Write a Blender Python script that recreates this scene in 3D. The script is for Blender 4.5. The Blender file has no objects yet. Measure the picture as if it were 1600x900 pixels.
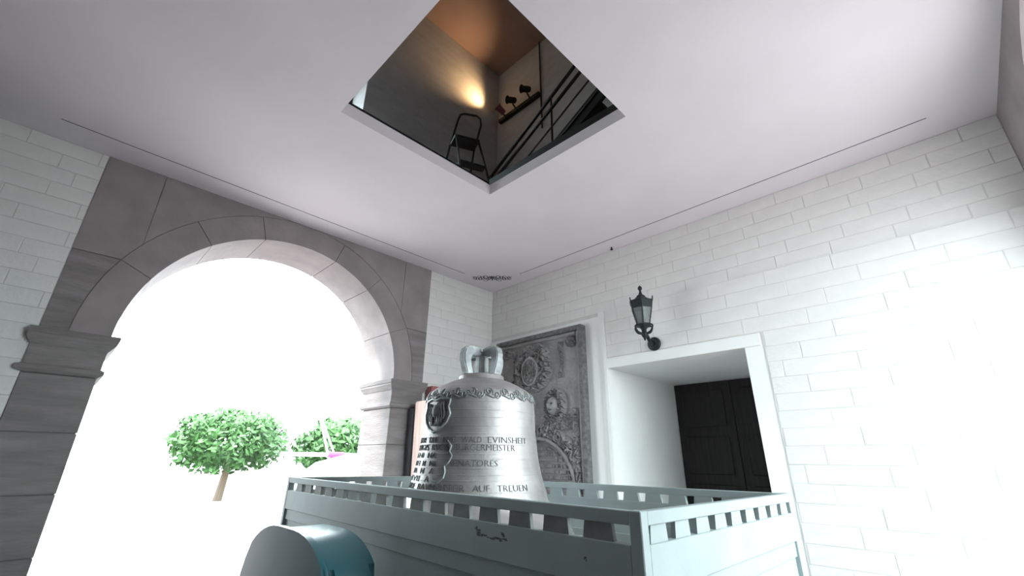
import bpy, bmesh, math, random
from mathutils import Vector, Matrix, noise
random.seed(7)
C = bpy.context.scene.collection
EYE = 1.5                                   # camera height above the floor

# ------------------------------------------------------------------ camera
cd = bpy.data.cameras.new('camera'); cam = bpy.data.objects.new('camera', cd); C.objects.link(cam)
cd.sensor_width = 36.0; cd.lens = 685.05 / 1600 * 36.0; cd.clip_start = 0.05; cd.clip_end = 500
RIGHT = Vector((0.70208847, -0.71201362, 0.01041112)); UP = Vector((-0.26694394, -0.24961226, 0.93082472))   # looking up into the corner
fw = UP.cross(RIGHT).normalized(); RIGHT = fw.cross(UP).normalized(); UP = RIGHT.cross(fw).normalized()
cam.matrix_world = Matrix(((RIGHT.x, UP.x, -fw.x, 0), (RIGHT.y, UP.y, -fw.y, 0), (RIGHT.z, UP.z, -fw.z, EYE), (0, 0, 0, 1)))
bpy.context.scene.camera = cam

# ------------------------------------------------------------------ sky, sun, exposure
w = bpy.data.worlds.new('overcast_sky'); bpy.context.scene.world = w; w.use_nodes = True
w.node_tree.nodes['Background'].inputs[0].default_value = (0.83, 0.98, 1.0, 1)
w.node_tree.nodes['Background'].inputs[1].default_value = 7.0
sd = bpy.data.lights.new('sun', 'SUN'); sd.energy = 3.0; sd.angle = math.radians(4); sd.color = (1.0, 0.93, 0.86)
sun = bpy.data.objects.new('sun', sd); C.objects.link(sun)
sun.rotation_euler = Vector((0.66, -0.20, -0.66)).to_track_quat('-Z', 'Y').to_euler(); sun.location = (-6, 0, 14)
vs = bpy.context.scene.view_settings
vs.view_transform = 'Standard'; vs.look = 'None'; vs.gamma = 1.0; vs.use_curve_mapping = False
vs.exposure = 0.55

# ------------------------------------------------------------------ materials
def mat(name, col, rough=0.7, metal=0.0, var=0.0, scale=6.0, bump=0.0, bscale=30.0, stretch=(1, 1, 1), spec=0.4, col2=None):
    m = bpy.data.materials.new(name); m.use_nodes = True
    nt = m.node_tree; N = nt.nodes; L = nt.links; b = N['Principled BSDF']
    b.inputs['Base Color'].default_value = (*col, 1); b.inputs['Roughness'].default_value = rough
    b.inputs['Metallic'].default_value = metal; b.inputs['Specular IOR Level'].default_value = spec
    tc = N.new('ShaderNodeTexCoord'); mp = N.new('ShaderNodeMapping'); mp.inputs['Scale'].default_value = stretch
    L.new(tc.outputs['Object'], mp.inputs['Vector'])
    if var > 0 or col2:
        n = N.new('ShaderNodeTexNoise'); n.inputs['Scale'].default_value = scale; n.inputs['Detail'].default_value = 6
        L.new(mp.outputs[0], n.inputs['Vector'])
        r = N.new('ShaderNodeValToRGB'); L.new(n.outputs['Fac'], r.inputs['Fac'])
        c2 = col2 or tuple(min(1, c * (1 + var)) for c in col)
        c1 = col if col2 else tuple(c * (1 - var) for c in col)
        r.color_ramp.elements[0].position = 0.35; r.color_ramp.elements[1].position = 0.68
        r.color_ramp.elements[0].color = (*c1, 1); r.color_ramp.elements[1].color = (*c2, 1)
        L.new(r.outputs[0], b.inputs['Base Color'])
    if bump > 0:
        n2 = N.new('ShaderNodeTexNoise'); n2.inputs['Scale'].default_value = bscale; n2.inputs['Detail'].default_value = 5
        L.new(mp.outputs[0], n2.inputs['Vector'])
        bp = N.new('ShaderNodeBump'); bp.inputs['Strength'].default_value = bump; bp.inputs['Distance'].default_value = 0.02
        L.new(n2.outputs['Fac'], bp.inputs['Height']); L.new(bp.outputs[0], b.inputs['Normal'])
    return m

M = dict(
    ceiling=mat('ceiling_plaster', (0.77, 0.715, 0.75), 0.9, var=0.03, scale=1.2, bump=0.05, bscale=12),
    white_brick=mat('painted_brick', (0.74, 0.73, 0.71), 0.75, var=0.04, scale=5, bump=0.25, bscale=22),
    mortar=mat('painted_mortar', (0.64, 0.63, 0.61), 0.9, var=0.06, scale=8),
    plaster=mat('white_plaster', (0.83, 0.83, 0.82), 0.8, var=0.03, scale=2, bump=0.08, bscale=14),
    stone=mat('tooled_sandstone', (0.25, 0.225, 0.225), 0.9, var=0.16, scale=4, bump=0.5, bscale=26, stretch=(0.5, 0.5, 3.0)),
    arch_stone=mat('smooth_sandstone', (0.30, 0.265, 0.265), 0.9, var=0.12, scale=3, bump=0.18, bscale=20),
    joint=mat('stone_mortar', (0.16, 0.15, 0.15), 0.95),
    floor=mat('floor_slab', (0.27, 0.25, 0.245), 0.7, var=0.12, scale=3, bump=0.1, bscale=20),
    ground=mat('plaza_paving', (0.36, 0.31, 0.315), 0.9, var=0.12, scale=2),
    paint=mat('grey_green_paint', (0.325, 0.375, 0.38), 0.55, var=0.06, scale=5, bump=0.05, bscale=30),
    paint_dark=mat('darker_grey_paint', (0.21, 0.22, 0.21), 0.6, var=0.14, scale=12, bump=0.1, bscale=40),  # darker grey, used on the front side's blocks alone
    scuff=mat('dark_scuff', (0.11, 0.115, 0.115), 0.8),
    wood=mat('deck_wood', (0.35, 0.30, 0.24), 0.8, var=0.2, scale=6, stretch=(1, 8, 1)),
    bronze=mat('bell_bronze', (0.40, 0.375, 0.372), 0.52, 0.68, scale=9, var=0.10, bump=0.12, bscale=24, col2=(0.50, 0.472, 0.468)),
    bronze_letter=mat('shaded_patina_letter', (0.17, 0.175, 0.175), 0.65, 0.3, var=0.2, scale=20),  # dark tone adds relief shading to the patina
    bronze_crown=mat('crown_bronze', (0.34, 0.355, 0.36), 0.5, 0.55, var=0.25, scale=14, bump=0.2, bscale=30),
    tablet=mat('carved_stone', (0.29, 0.278, 0.28), 0.85, var=0.15, scale=7, bump=0.2, bscale=60),
    tablet_frame=mat('weathered_frame_stone', (0.16, 0.155, 0.155), 0.9, var=0.3, scale=22, bump=0.6, bscale=40),
    black=mat('black_cast_iron', (0.012, 0.018, 0.018), 0.45, 0.2, bump=0.1, bscale=40),
    steel=mat('black_steel', (0.018, 0.019, 0.02), 0.45, 0.3),
    alu=mat('dull_aluminium', (0.09, 0.09, 0.09), 0.4, 0.6),
    door=mat('dark_oak', (0.018, 0.016, 0.015), 0.6, var=0.3, scale=5, stretch=(6, 6, 0.6)),
    plank=mat('pinkish_timber', (0.76, 0.56, 0.50), 0.75, var=0.12, scale=5, stretch=(5, 5, 0.7)),
    plank_red=mat('red_timber', (0.42, 0.17, 0.16), 0.75, var=0.15, scale=5, stretch=(5, 5, 0.7)),
    shade_dark=mat('shade_dark_tone', (0.05, 0.045, 0.05), 0.8, var=0.2, scale=5),  # painted shade for the corner gap; also darkens the unseen back wall
    teal=mat('teal_enamel', (0.035, 0.155, 0.185), 0.28, 0.0, var=0.06, scale=4, spec=0.6),
    rubber=mat('black_rubber', (0.02, 0.02, 0.02), 0.8),
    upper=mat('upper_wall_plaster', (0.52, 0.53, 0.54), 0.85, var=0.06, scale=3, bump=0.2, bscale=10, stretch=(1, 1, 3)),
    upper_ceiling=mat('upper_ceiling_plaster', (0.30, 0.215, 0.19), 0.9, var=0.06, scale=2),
    line=mat('painted_line_grey', (0.07, 0.07, 0.09), 0.8),
    lamp_red=mat('red_lamp_housing', (0.22, 0.05, 0.07), 0.4),
    leaf=mat('leaf_green', (0.075, 0.17, 0.055), 0.6, var=0.3, scale=1.5),
    bark=mat('bark', (0.16, 0.12, 0.09), 0.9),
    canvas=mat('white_canvas', (0.88, 0.87, 0.86), 0.8),
    magenta=mat('magenta_paint', (0.75, 0.05, 0.24), 0.5),
    pole=mat('pale_grey_metal', (0.55, 0.50, 0.52), 0.4, 0.3),
    facade=mat('pale_facade', (0.80, 0.78, 0.74), 0.9, var=0.04),
)
g = bpy.data.materials.new('smoked_glass'); g.use_nodes = True
gb = g.node_tree.nodes['Principled BSDF']; gb.inputs['Base Color'].default_value = (0.20, 0.22, 0.22, 1)
gb.inputs['Roughness'].default_value = 0.12; gb.inputs['Alpha'].default_value = 0.6
M['glass'] = g
g2 = g.copy(); g2.name = 'window_glass'; g2.node_tree.nodes['Principled BSDF'].inputs['Alpha'].default_value = 0.12; M['clear'] = g2
e = bpy.data.materials.new('lamp_glow'); e.use_nodes = True
eb = e.node_tree.nodes['Principled BSDF']; eb.inputs['Emission Color'].default_value = (1, 0.62, 0.25, 1); eb.inputs['Emission Strength'].default_value = 6
M['glow'] = e
# brick courses of the upper room: relief only
nt = M['upper'].node_tree
bt = nt.nodes.new('ShaderNodeTexBrick'); bt.inputs['Scale'].default_value = 1.0
bt.inputs['Brick Width'].default_value = 0.5; bt.inputs['Row Height'].default_value = 0.14; bt.inputs['Mortar Size'].default_value = 0.008
bt.inputs['Color1'].default_value = (1, 1, 1, 1); bt.inputs['Color2'].default_value = (0.9, 0.9, 0.9, 1); bt.inputs['Mortar'].default_value = (0, 0, 0, 1)
sep = nt.nodes.new('ShaderNodeSeparateXYZ'); add = nt.nodes.new('ShaderNodeMath'); comb = nt.nodes.new('ShaderNodeCombineXYZ')
tcu = nt.nodes.new('ShaderNodeTexCoord'); nt.links.new(tcu.outputs['Object'], sep.inputs[0])
nt.links.new(sep.outputs[0], add.inputs[0]); nt.links.new(sep.outputs[1], add.inputs[1]); nt.links.new(add.outputs[0], comb.inputs[0]); nt.links.new(sep.outputs[2], comb.inputs[1])
nt.links.new(comb.outputs[0], bt.inputs['Vector'])
bpn = nt.nodes.new('ShaderNodeBump'); bpn.inputs['Strength'].default_value = 0.6; bpn.inputs['Distance'].default_value = 0.01
nt.links.new(bt.outputs['Color'], bpn.inputs['Height']); nt.links.new(bpn.outputs[0], nt.nodes['Principled BSDF'].inputs['Normal'])

# ------------------------------------------------------------------ helpers
def obj(name, bm, m, parent=None, smooth=False, at=None):
    """links bm (world coordinates) as one mesh object; origin at the parent's origin, at `at`, or at the base centre"""
    me = bpy.data.meshes.new(name)
    bmesh.ops.recalc_face_normals(bm, faces=bm.faces)
    if parent is not None: org = wloc(parent)
    elif at is not None: org = Vector(at)
    else:
        xs = [v.co for v in bm.verts]
        org = Vector(((min(v.x for v in xs) + max(v.x for v in xs)) / 2, (min(v.y for v in xs) + max(v.y for v in xs)) / 2, min(v.z for v in xs)))
    for v in bm.verts: v.co -= org
    bm.to_mesh(me); bm.free()
    if smooth:
        for p in me.polygons: p.use_smooth = True
    me.materials.append(M[m])
    o = bpy.data.objects.new(name, me); C.objects.link(o)
    if parent is not None: o.parent = parent
    else: o.location = org
    return o
def wloc(o):
    v = Vector(o.location)
    while o.parent: o = o.parent; v += Vector(o.location)
    return v
def thing(name, label, cat, loc, group=None):
    o = bpy.data.objects.new(name, None); o.empty_display_size = 0.1; C.objects.link(o); o.location = loc
    return tag(o, label, cat, group)
def tag(o, label, cat, group=None):
    o['label'] = label; o['category'] = cat
    if group: o['group'] = group
    return o
def struct(name, bm, m, **k):
    o = obj(name, bm, m, **k); o['kind'] = 'structure'; return o
def smooth_by_angle(o, deg=35):
    me = o.data
    for p in me.polygons: p.use_smooth = True
    me.set_sharp_from_angle(angle=math.radians(deg)) if hasattr(me, 'set_sharp_from_angle') else None
    return o

def box(bm, x0, x1, y0, y1, z0, z1, bev=0.0, mtx=None):
    co = [(x, y, z) for z in (z0, z1) for y in (y0, y1) for x in (x0, x1)]
    v = [bm.verts.new(c) for c in co]
    fs = [bm.faces.new([v[i] for i in q]) for q in ((0, 2, 3, 1), (4, 5, 7, 6), (0, 1, 5, 4), (2, 6, 7, 3), (0, 4, 6, 2), (1, 3, 7, 5))]
    if bev > 0:
        es = list({ed for f in fs for ed in f.edges})
        r = bmesh.ops.bevel(bm, geom=es, offset=bev, segments=1, affect='EDGES', profile=0.7)
    if mtx is not None:
        bmesh.ops.transform(bm, matrix=mtx, verts=v if bev == 0 else list({x for x in bm.verts}))
    return bm
def nb(*a, **k): return box(bmesh.new(), *a, **k)
def hexa(bm, pts):
    """8 corners: bottom ring 0-3, top ring 4-7"""
    v = [bm.verts.new(p) for p in pts]
    for q in ((3, 2, 1, 0), (4, 5, 6, 7), (0, 1, 5, 4), (1, 2, 6, 5), (2, 3, 7, 6), (3, 0, 4, 7)): bm.faces.new([v[i] for i in q])
    return bm
def prism(bm, poly, f0, f1):
    """poly: list of 2d points; f0, f1: functions 2d -> 3d of the two end caps"""
    a = [bm.verts.new(f0(p)) for p in poly]; b = [bm.verts.new(f1(p)) for p in poly]
    n = len(poly); bm.faces.new(a); bm.faces.new(list(reversed(b)))
    for i in range(n): bm.faces.new((a[i], a[(i + 1) % n], b[(i + 1) % n], b[i]))
    return bm
def lathe(bm, prof, c, seg=32, a0=0.0):
    rings = []
    for r, z in prof:
        if r < 1e-6: rings.append([bm.verts.new((c[0], c[1], c[2] + z))])
        else: rings.append([bm.verts.new((c[0] + r * math.cos(a0 + 2 * math.pi * i / seg), c[1] + r * math.sin(a0 + 2 * math.pi * i / seg), c[2] + z)) for i in range(seg)])
    for A, B in zip(rings, rings[1:]):
        for i in range(seg):
            j = (i + 1) % seg
            if len(A) == 1 and len(B) == 1: continue
            if len(A) == 1: bm.faces.new((A[0], B[j], B[i]))
            elif len(B) == 1: bm.faces.new((A[i], A[j], B[0]))
            else: bm.faces.new((A[i], A[j], B[j], B[i]))
    return bm
def tube(bm, pts, r, seg=8, closed=False, cap=True, r2=None):
    pts = [Vector(p) for p in pts]; n = len(pts); rings = []
    ref = None
    for i, p in enumerate(pts):
        if closed: t = pts[(i + 1) % n] - pts[i - 1]
        else: t = pts[min(i + 1, n - 1)] - pts[max(i - 1, 0)]
        t.normalize()
        if ref is None: ref = Vector((0, 0, 1)) if abs(t.z) < 0.9 else Vector((1, 0, 0))
        s = t.cross(ref)
        if s.length < 1e-4: s = t.cross(Vector((0.3, 1, 0.2)))
        s.normalize(); u = s.cross(t); ref = u
        rr = r if r2 is None else r + (r2 - r) * i / max(1, n - 1)
        rings.append([bm.verts.new(p + (s * math.cos(2 * math.pi * k / seg) + u * math.sin(2 * math.pi * k / seg)) * rr) for k in range(seg)])
    for i in range(n if closed else n - 1):
        A, B = rings[i], rings[(i + 1) % n]
        for k in range(seg): bm.faces.new((A[k], A[(k + 1) % seg], B[(k + 1) % seg], B[k]))
    if cap and not closed: bm.faces.new(list(reversed(rings[0]))); bm.faces.new(rings[-1])
    return bm
def blob(bm, c, rx, ry, rz, seg=8, rings=6):
    vs0 = len(bm.verts)
    r = bmesh.ops.create_uvsphere(bm, u_segments=seg, v_segments=rings, radius=1.0)
    for v in r['verts']: v.co = Vector((v.co.x * rx + c[0], v.co.y * ry + c[1], v.co.z * rz + c[2]))
    return bm
_cache = {}
def piece(name, key, parent, m, loc, builder, rot=0.0):
    """a repeated piece that shares mesh data; builder works about the piece's own origin"""
    if key not in _cache:
        me = bpy.data.meshes.new(name); bm = builder(); bmesh.ops.recalc_face_normals(bm, faces=bm.faces); bm.to_mesh(me); bm.free(); me.materials.append(M[m]); _cache[key] = me
    o = bpy.data.objects.new(name, _cache[key]); C.objects.link(o)
    if parent is not None: o.parent = parent; o.location = Vector(loc) - wloc(parent)
    else: o.location = loc
    if rot: o.rotation_euler.z = rot
    return o

# ================================================================== THE SETTING
XW, YW, ZC = 4.64, 5.06, EYE + 2.6            # wall planes (mortar) and ceiling height
XN, YN = -1.0, -0.80                          # the two walls behind the camera
ACX, AR, ASZ = 1.564, 1.380, EYE + 0.947      # arch centre, radius, springing
TH = 0.70                                     # thickness of the arch walls

# ---- floor of stone slabs
fl = struct('floor', nb(XN - 1.0, 6.6, YN - TH, YW + TH, -0.25, -0.02), 'joint')
for i in range(10):
    for j in range(11):
        x, y = XN + 0.3 + i * 0.6, YN - TH + 0.3 + j * 0.6
        if x > XW: continue
        piece('slab', 'slab', fl, 'floor', (x, y, -0.03 + random.uniform(0.0, 0.0015)), lambda: nb(-0.295, 0.295, -0.295, 0.295, 0, 0.03, bev=0.004))
gr = struct('ground', nb(-60, 60, -60, 90, -0.5, -0.06), 'ground')

# ---- ceiling with the hatch (slab is the upper room's floor)
HX0, HX1, HY0, HY1 = 0.985, 2.620, 1.327, 2.950
cb = bmesh.new()
box(cb, XN - 1, HX0, YN - TH, YW + TH, ZC, ZC + 0.118); box(cb, HX1, 6.6, YN - TH, YW + TH, ZC, ZC + 0.118)
box(cb, HX0, HX1, YN - TH, HY0, ZC, ZC + 0.118); box(cb, HX0, HX1, HY1, YW + TH, ZC, ZC + 0.118)
ceil = struct('ceiling', cb, 'ceiling')
LX, LY = 4.345, 4.765
def line(x0, y0, x1, y1, wd=0.011):
    d = Vector((x1 - x0, y1 - y0, 0)).normalized(); s = Vector((-d.y, d.x, 0)) * wd / 2
    a, b = Vector((x0, y0, ZC - 0.0008)), Vector((x1, y1, ZC - 0.0008))
    bm = bmesh.new(); up = Vector((0, 0, 0.0006))
    hexa(bm, [a + s, a - s, b - s, b + s, a + s + up, a - s + up, b - s + up, b + s + up]); return bm
obj('painted_line', line(LX + 0.02, 4.18, LX - 0.035, 0.0 + XN * 0 - 0.4), 'line', ceil)
obj('painted_line', line(3.80, LY + 0.012, -0.6, LY - 0.06), 'line', ceil)
def flat_curve(bm, pts, wd):
    up = Vector((0, 0, 0.0006)); pv = None
    P = [Vector((p[0], p[1], ZC - 0.0008)) for p in pts]
    for i, p in enumerate(P):
        t = (P[min(i + 1, len(P) - 1)] - P[max(i - 1, 0)]).normalized(); s = Vector((-t.y, t.x, 0)) * wd * (0.35 + 0.65 * math.sin(math.pi * (i + 0.5) / len(P)))
        cur = [bm.verts.new(p + s), bm.verts.new(p - s)]
        if pv: bm.faces.new((pv[0], pv[1], cur[1], cur[0]))
        pv = cur
ob = bmesh.new()
oc = Vector((4.19, 4.60)); du = Vector((0.684, -0.729)); dv = Vector((0.729, 0.684))   # along the ornament, towards the corner
def op(u, v): q = oc + du * u + dv * v; return (q.x, q.y)
for s in (-1, 1):
    for (u0, v0, rad, turn, dirn) in ((0.10, 0.0, 0.055, 1.6, 1), (0.19, 0.01, 0.042, 1.4, -1), (0.265, -0.005, 0.032, 1.3, 1)):
        pts = []
        for k in range(19):
            t = k / 18; a = dirn * (t * turn * 2 * math.pi) ; rr = rad * (1 - 0.75 * t)
            pts.append(op(s * (u0 + rr * math.cos(a)), v0 + 2.6 * rr * math.sin(a)))
        flat_curve(ob, pts, 0.009)
    flat_curve(ob, [op(s * (0.02 + 0.29 * k / 12), 0.07 * math.sin(k * 0.9)) for k in range(13)], 0.008)
for k in range(5):
    a = math.pi * (k - 2) / 5
    flat_curve(ob, [op(math.sin(a) * t * 0.085, math.cos(a) * t * 0.14 - 0.04) for t in (0, .25, .5, .75, 1)], 0.011)
    flat_curve(ob, [op(math.sin(a) * t * 0.075, -math.cos(a) * t * 0.06 - 0.03) for t in (0, .25, .5, .75, 1)], 0.009)
obj('painted_scrollwork', ob, 'line', ceil)

# ---- arch walls (the left one is in view; the one opposite lets the daylight in from the right)
def arc(r, a0, a1, n, ACX=ACX): return [(ACX + r * math.cos(a0 + (a1 - a0) * i / n), ASZ + r * math.sin(a0 + (a1 - a0) * i / n)) for i in range(n + 1)]
def arch_wall(name, yi, yo, zt, x0, x1, ACX=ACX, R=AR + 0.010):
    """core with an arched opening between planes yi (room side) and yo"""
    bm = bmesh.new(); f0 = lambda p: Vector((p[0], yi, p[1])); f1 = lambda p: Vector((p[0], yo, p[1]))
    prism(bm, [(ACX + R, -0.2), (x1, -0.2), (x1, zt), (ACX + R, zt)], f0, f1)
    prism(bm, [(x0, -0.2), (ACX - R, -0.2), (ACX - R, zt), (x0, zt)], f0, f1)
    n = 24; A = arc(R, 0, math.pi, n, ACX)
    for i in range(n):
        prism(bm, [A[i], (A[i][0], zt), (A[i + 1][0], zt), A[i + 1]], f0, f1)
    bmesh.ops.remove_doubles(bm, verts=bm.verts, dist=1e-5)
    return bm
ZT = ZC + 0.0
wl = struct('wall_left', arch_wall('wall_left', YW, YW + TH - 0.012, ZT, XN - 1.0, 6.6), 'joint')
wf = struct('wall_front', arch_wall('wall_front', YN, YN - 0.30, ZT, XN - 1.0, 6.6, 2.95, 1.45), 'arch_stone')  # unseen; opening shifted and wall thinned to brighten the enclosure's end, not its front
ws = struct('wall_back', nb(XN - 1.0, XN, YN, YW, -0.2, ZC), 'shade_dark')  # unseen wall, made dark to keep bounce off the enclosure's front

# stones of the left arch
YF, YB = YW - 0.012, YW + TH
def stone_prism(poly, m='arch_stone', name='stone', yf=YF, yb=YB, dy=None):
    dy = random.uniform(-0.002, 0.002) if dy is None else dy
    bm = prism(bmesh.new(), poly, lambda p: Vector((p[0], yf + dy, p[1])), lambda p: Vector((p[0], yb, p[1])))
    return obj(name, bm, m, wl)
D = math.radians
RE = 1.652; gA = 0.0032
angs = [0, 25.1, 51, 73, 107, 129, 154.9, 180]
for a0, a1 in zip(angs, angs[1:]):
    p = arc(AR, D(a0) + gA / AR, D(a1) - gA / AR, 8) + arc(RE - 0.003, D(a1) - gA / RE, D(a0) + gA / RE, 8)
    stone_prism(p, name='voussoir')
SX = 3.385                                     # right limit of the dressed stone
zm = ASZ + RE * math.sin(D(25.1))
for s in (1, -1):
    mx = lambda P: [(ACX + s * (x - ACX), z) for x, z in P]
    stone_prism(mx(arc(RE + 0.003, D(0.2), D(24.9), 6) + [(SX, zm - 0.003), (SX, ASZ + 0.003)]), m='stone', name='spandrel_stone')
    c = math.acos((2.95 - ACX) / RE)
    stone_prism(mx(arc(RE + 0.003, D(25.2), c - 0.002, 5) + [(2.953, ZC - 0.002), (SX, ZC - 0.002), (SX, zm + 0.003)]), name='spandrel_stone')
    A = arc(RE + 0.003, c + 0.002, D(87), 12)
    stone_prism(mx(A + [(A[-1][0], ZC - 0.002), (2.947, ZC - 0.002)]), name='spandrel_stone')
    # pier blocks
    z = 0.0
    for h in (0.36, 0.44, 0.42, 0.44, 0.435):
        xa, xb = sorted((ACX + s * (AR), ACX + s * (SX - ACX)))
        obj('pier_stone', nb(xa, xb, YF + random.uniform(-.002, .002), YB, z + 0.003, z + h - 0.003, bev=0.004), 'stone', wl)
        z += h
    # impost: stacked mouldings that return along the jamb
    ib = bmesh.new()
    def fr(z0, z1, p0, p1):
        def ring(zz, p):
            xa = ACX + s * (AR - p); xb = ACX + s * (SX - ACX + 0.035 * (p > 0.015) + 0.012)
            return [(xa, YF - p, zz), (xb, YF - p, zz), (xb, YB + p, zz), (xa, YB + p, zz)]
        hexa(ib, ring(z0, p0) + ring(z1, p1))
    E0 = EYE
    fr(E0 + 0.600, E0 + 0.620, 0.006, 0.030); fr(E0 + 0.620, E0 + 0.650, 0.034, 0.034); fr(E0 + 0.650, E0 + 0.664, 0.030, 0.010)
    fr(E0 + 0.664, E0 + 0.815, 0.008, 0.008)
    fr(E0 + 0.815, E0 + 0.870, 0.014, 0.050); fr(E0 + 0.870, E0 + 0.900, 0.054, 0.054); fr(E0 + 0.900, E0 + 0.944, 0.062, 0.066)
    obj('impost', ib, 'stone', wl)
# white bricks of the left wall, right of the arch
BH, BL = 0.137, 0.46
def brick_mesh(l, h, d=0.03): return lambda: nb(-l / 2, l / 2, -d, 0.0, -h / 2, h / 2, bev=0.003)
def courses(parent, a0, a1, z0, z1, place, axis_rot, tagk, blocked=None, L=BL, H=BH):
    nrow = int(round((z1 - z0) / H)); h = (z1 - z0) / nrow; nbk = 0
    for r in range(nrow):
        zc = z0 + (r + 0.5) * h; a = a0 - (L / 2 if r % 2 else 0) - (0.11 if r % 3 == 0 else 0)
        while a < a1 - 0.01:
            s0, s1 = max(a, a0), min(a + L, a1)
            if s1 - s0 > 0.05 and not (blocked and blocked(s0, s1, zc)):
                l = round(s1 - s0 - 0.006, 3)
                p = place((s0 + s1) / 2, zc, random.uniform(-0.0015, 0.0025))
                piece('brick', (tagk, l, round(h, 4)), parent, 'white_brick', p, brick_mesh(l, h - 0.005), axis_rot); nbk += 1
            a += L
    return nbk
# mesh: front face at y=0, body towards -y  -> rotate so that the front looks into the room
SXL = 2 * ACX - SX
mbm = bmesh.new(); box(mbm, SX + 0.002, XW, YW - 0.003, YW, 0.0, ZC - 0.001); obj('mortar_bed', mbm, 'mortar', wl)
mbm = bmesh.new(); box(mbm, XN, SXL - 0.002, YW - 0.003, YW, 0.0, ZC - 0.001); obj('mortar_bed', mbm, 'mortar', wl)
courses(wl, XN, SXL - 0.003, 0.0, ZC, lambda a, z, j: (a, YW - 0.006 - j, z), math.pi, 'bl')
courses(wl, SX + 0.003, XW, 0.0, ZC, lambda a, z, j: (a, YW - 0.006 - j, z), math.pi, 'bl', blocked=lambda a, b, z: False)

# ---- right wall with the door niche, plaster slab below the ledge and white bricks
NY0, NY1, NZ, NX = 1.345, 2.915, EYE + 1.050, 6.40
rb = bmesh.new()
box(rb, XW, 6.6, NY1, YW + TH, -0.2, ZC); box(rb, XW, 6.6, YN - TH, NY0, -0.2, ZC); box(rb, XW, 6.6, NY0, NY1, NZ, ZC); box(rb, NX, 6.6, NY0, NY1, -0.2, NZ)
wr = struct('wall_right', rb, 'plaster')
ZL1, ZL2 = EYE + 1.738, EYE + 1.782            # top of the plaster zone left and right of the vertical joint
YJ = 3.010
zb = bmesh.new()
box(zb, 4.622, XW, YJ, YW, 0.0, ZL1)
obj('plaster_zone', zb, 'plaster', wr)
zb = bmesh.new()
box(zb, 4.604, XW, NY1 + 0.0, YJ, 0.0, ZL2); box(zb, 4.604, XW, YN, NY0, 0.0, ZL2); box(zb, 4.604, XW, NY0, NY1, NZ, ZL2)
obj('plaster_zone', zb, 'plaster', wr)
mbm = bmesh.new(); box(mbm, XW - 0.003, XW, YN, YW, ZL1, ZC - 0.001); obj('mortar_bed', mbm, 'mortar', wr)
courses(wr, YN, YW - 0.008, ZL2, ZC, lambda a, z, j: (XW - 0.007 - j, a, z), math.pi / 2, 'br')
def blk(a, b, z): return (z < NZ + 0.12 and b > NY0 - 0.17 and a < NY1 + 0.10)
mb2 = bmesh.new(); box(mb2, 4.599, 4.604, YN, NY0 - 0.17, 0.0, ZL2 - 0.004); box(mb2, 4.599, 4.604, NY0 - 0.17, NY1 - 0.002, NZ + 0.125, ZL2 - 0.004); obj('mortar_bed', mb2, 'mortar', wr)
courses(wr, YN, YJ - 0.095, NZ + 0.13, ZL2 - 0.006, lambda a, z, j: (4.5965 - j, a, z), math.pi / 2, 'bs', L=0.56, H=0.145)
courses(wr, YN, NY0 - 0.175, 0.0, NZ + 0.128, lambda a, z, j: (4.5965 - j, a, z), math.pi / 2, 'bs', L=0.56, H=0.145)
def pilaster():
    bm = bmesh.new(); box(bm, 4.590, 4.604, NY1 + 0.002, YJ - 0.045, 0.0, ZL2 - 0.002, bev=0.003); return bm
obj('plaster_strip', pilaster(), 'plaster', wr)
bm = nb(4.590, 4.604, NY0 - 0.15, NY1 + 0.0, NZ, NZ + 0.12, bev=0.003); obj('plaster_strip', bm, 'plaster', wr)
# dark door at the back of the niche
dr = bpy.data.objects.new('door_1', None); C.objects.link(dr); dr.location = (NX - 0.04, (NY0 + NY1) / 2, 0); dr['kind'] = 'structure'
for k in range(2):
    y0 = NY0 + 0.005 + k * 0.783; y1 = y0 + 0.777
    lf = obj('door_leaf', nb(NX - 0.06, NX - 0.02, y0, y1, 0.0, NZ - 0.006, bev=0.004), 'door', dr)
    for q in range(4):
        z0 = 0.15 + q * 0.60
        obj('panel', nb(NX - 0.072, NX - 0.06, y0 + 0.1, y1 - 0.1, z0, z0 + 0.48, bev=0.008), 'door', lf)
obj('handle', tube(bmesh.new(), [(NX - 0.06, 2.06, 1.05), (NX - 0.11, 2.06, 1.05), (NX - 0.11, 1.95, 1.05)], 0.011), 'black', dr)

# ---- upper room seen through the hatch
ZU0, ZU1 = ZC + 0.118, EYE + 7.40
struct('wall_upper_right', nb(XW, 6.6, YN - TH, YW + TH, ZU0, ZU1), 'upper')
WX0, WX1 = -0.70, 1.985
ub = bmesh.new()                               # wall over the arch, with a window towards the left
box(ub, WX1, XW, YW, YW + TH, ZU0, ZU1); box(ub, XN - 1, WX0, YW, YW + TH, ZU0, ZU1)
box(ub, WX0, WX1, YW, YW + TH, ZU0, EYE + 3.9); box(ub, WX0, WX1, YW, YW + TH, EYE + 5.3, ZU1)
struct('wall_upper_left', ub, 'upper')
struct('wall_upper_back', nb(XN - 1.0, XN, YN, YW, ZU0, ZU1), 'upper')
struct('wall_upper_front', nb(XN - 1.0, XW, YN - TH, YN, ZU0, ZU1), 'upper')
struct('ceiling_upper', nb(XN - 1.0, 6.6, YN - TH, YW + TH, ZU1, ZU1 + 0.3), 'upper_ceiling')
wn = bpy.data.objects.new('window_1', None); C.objects.link(wn); wn.location = ((WX0 + WX1) / 2, YW + 0.5, EYE + 3.9); wn['kind'] = 'structure'
wb = bmesh.new(); z0, z1 = EYE + 3.9, EYE + 5.3
box(wb, WX0, WX0 + 0.06, YW + 0.45, YW + 0.52, z0, z1); box(wb, WX1 - 0.06, WX1, YW + 0.45, YW + 0.52, z0, z1)
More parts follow.
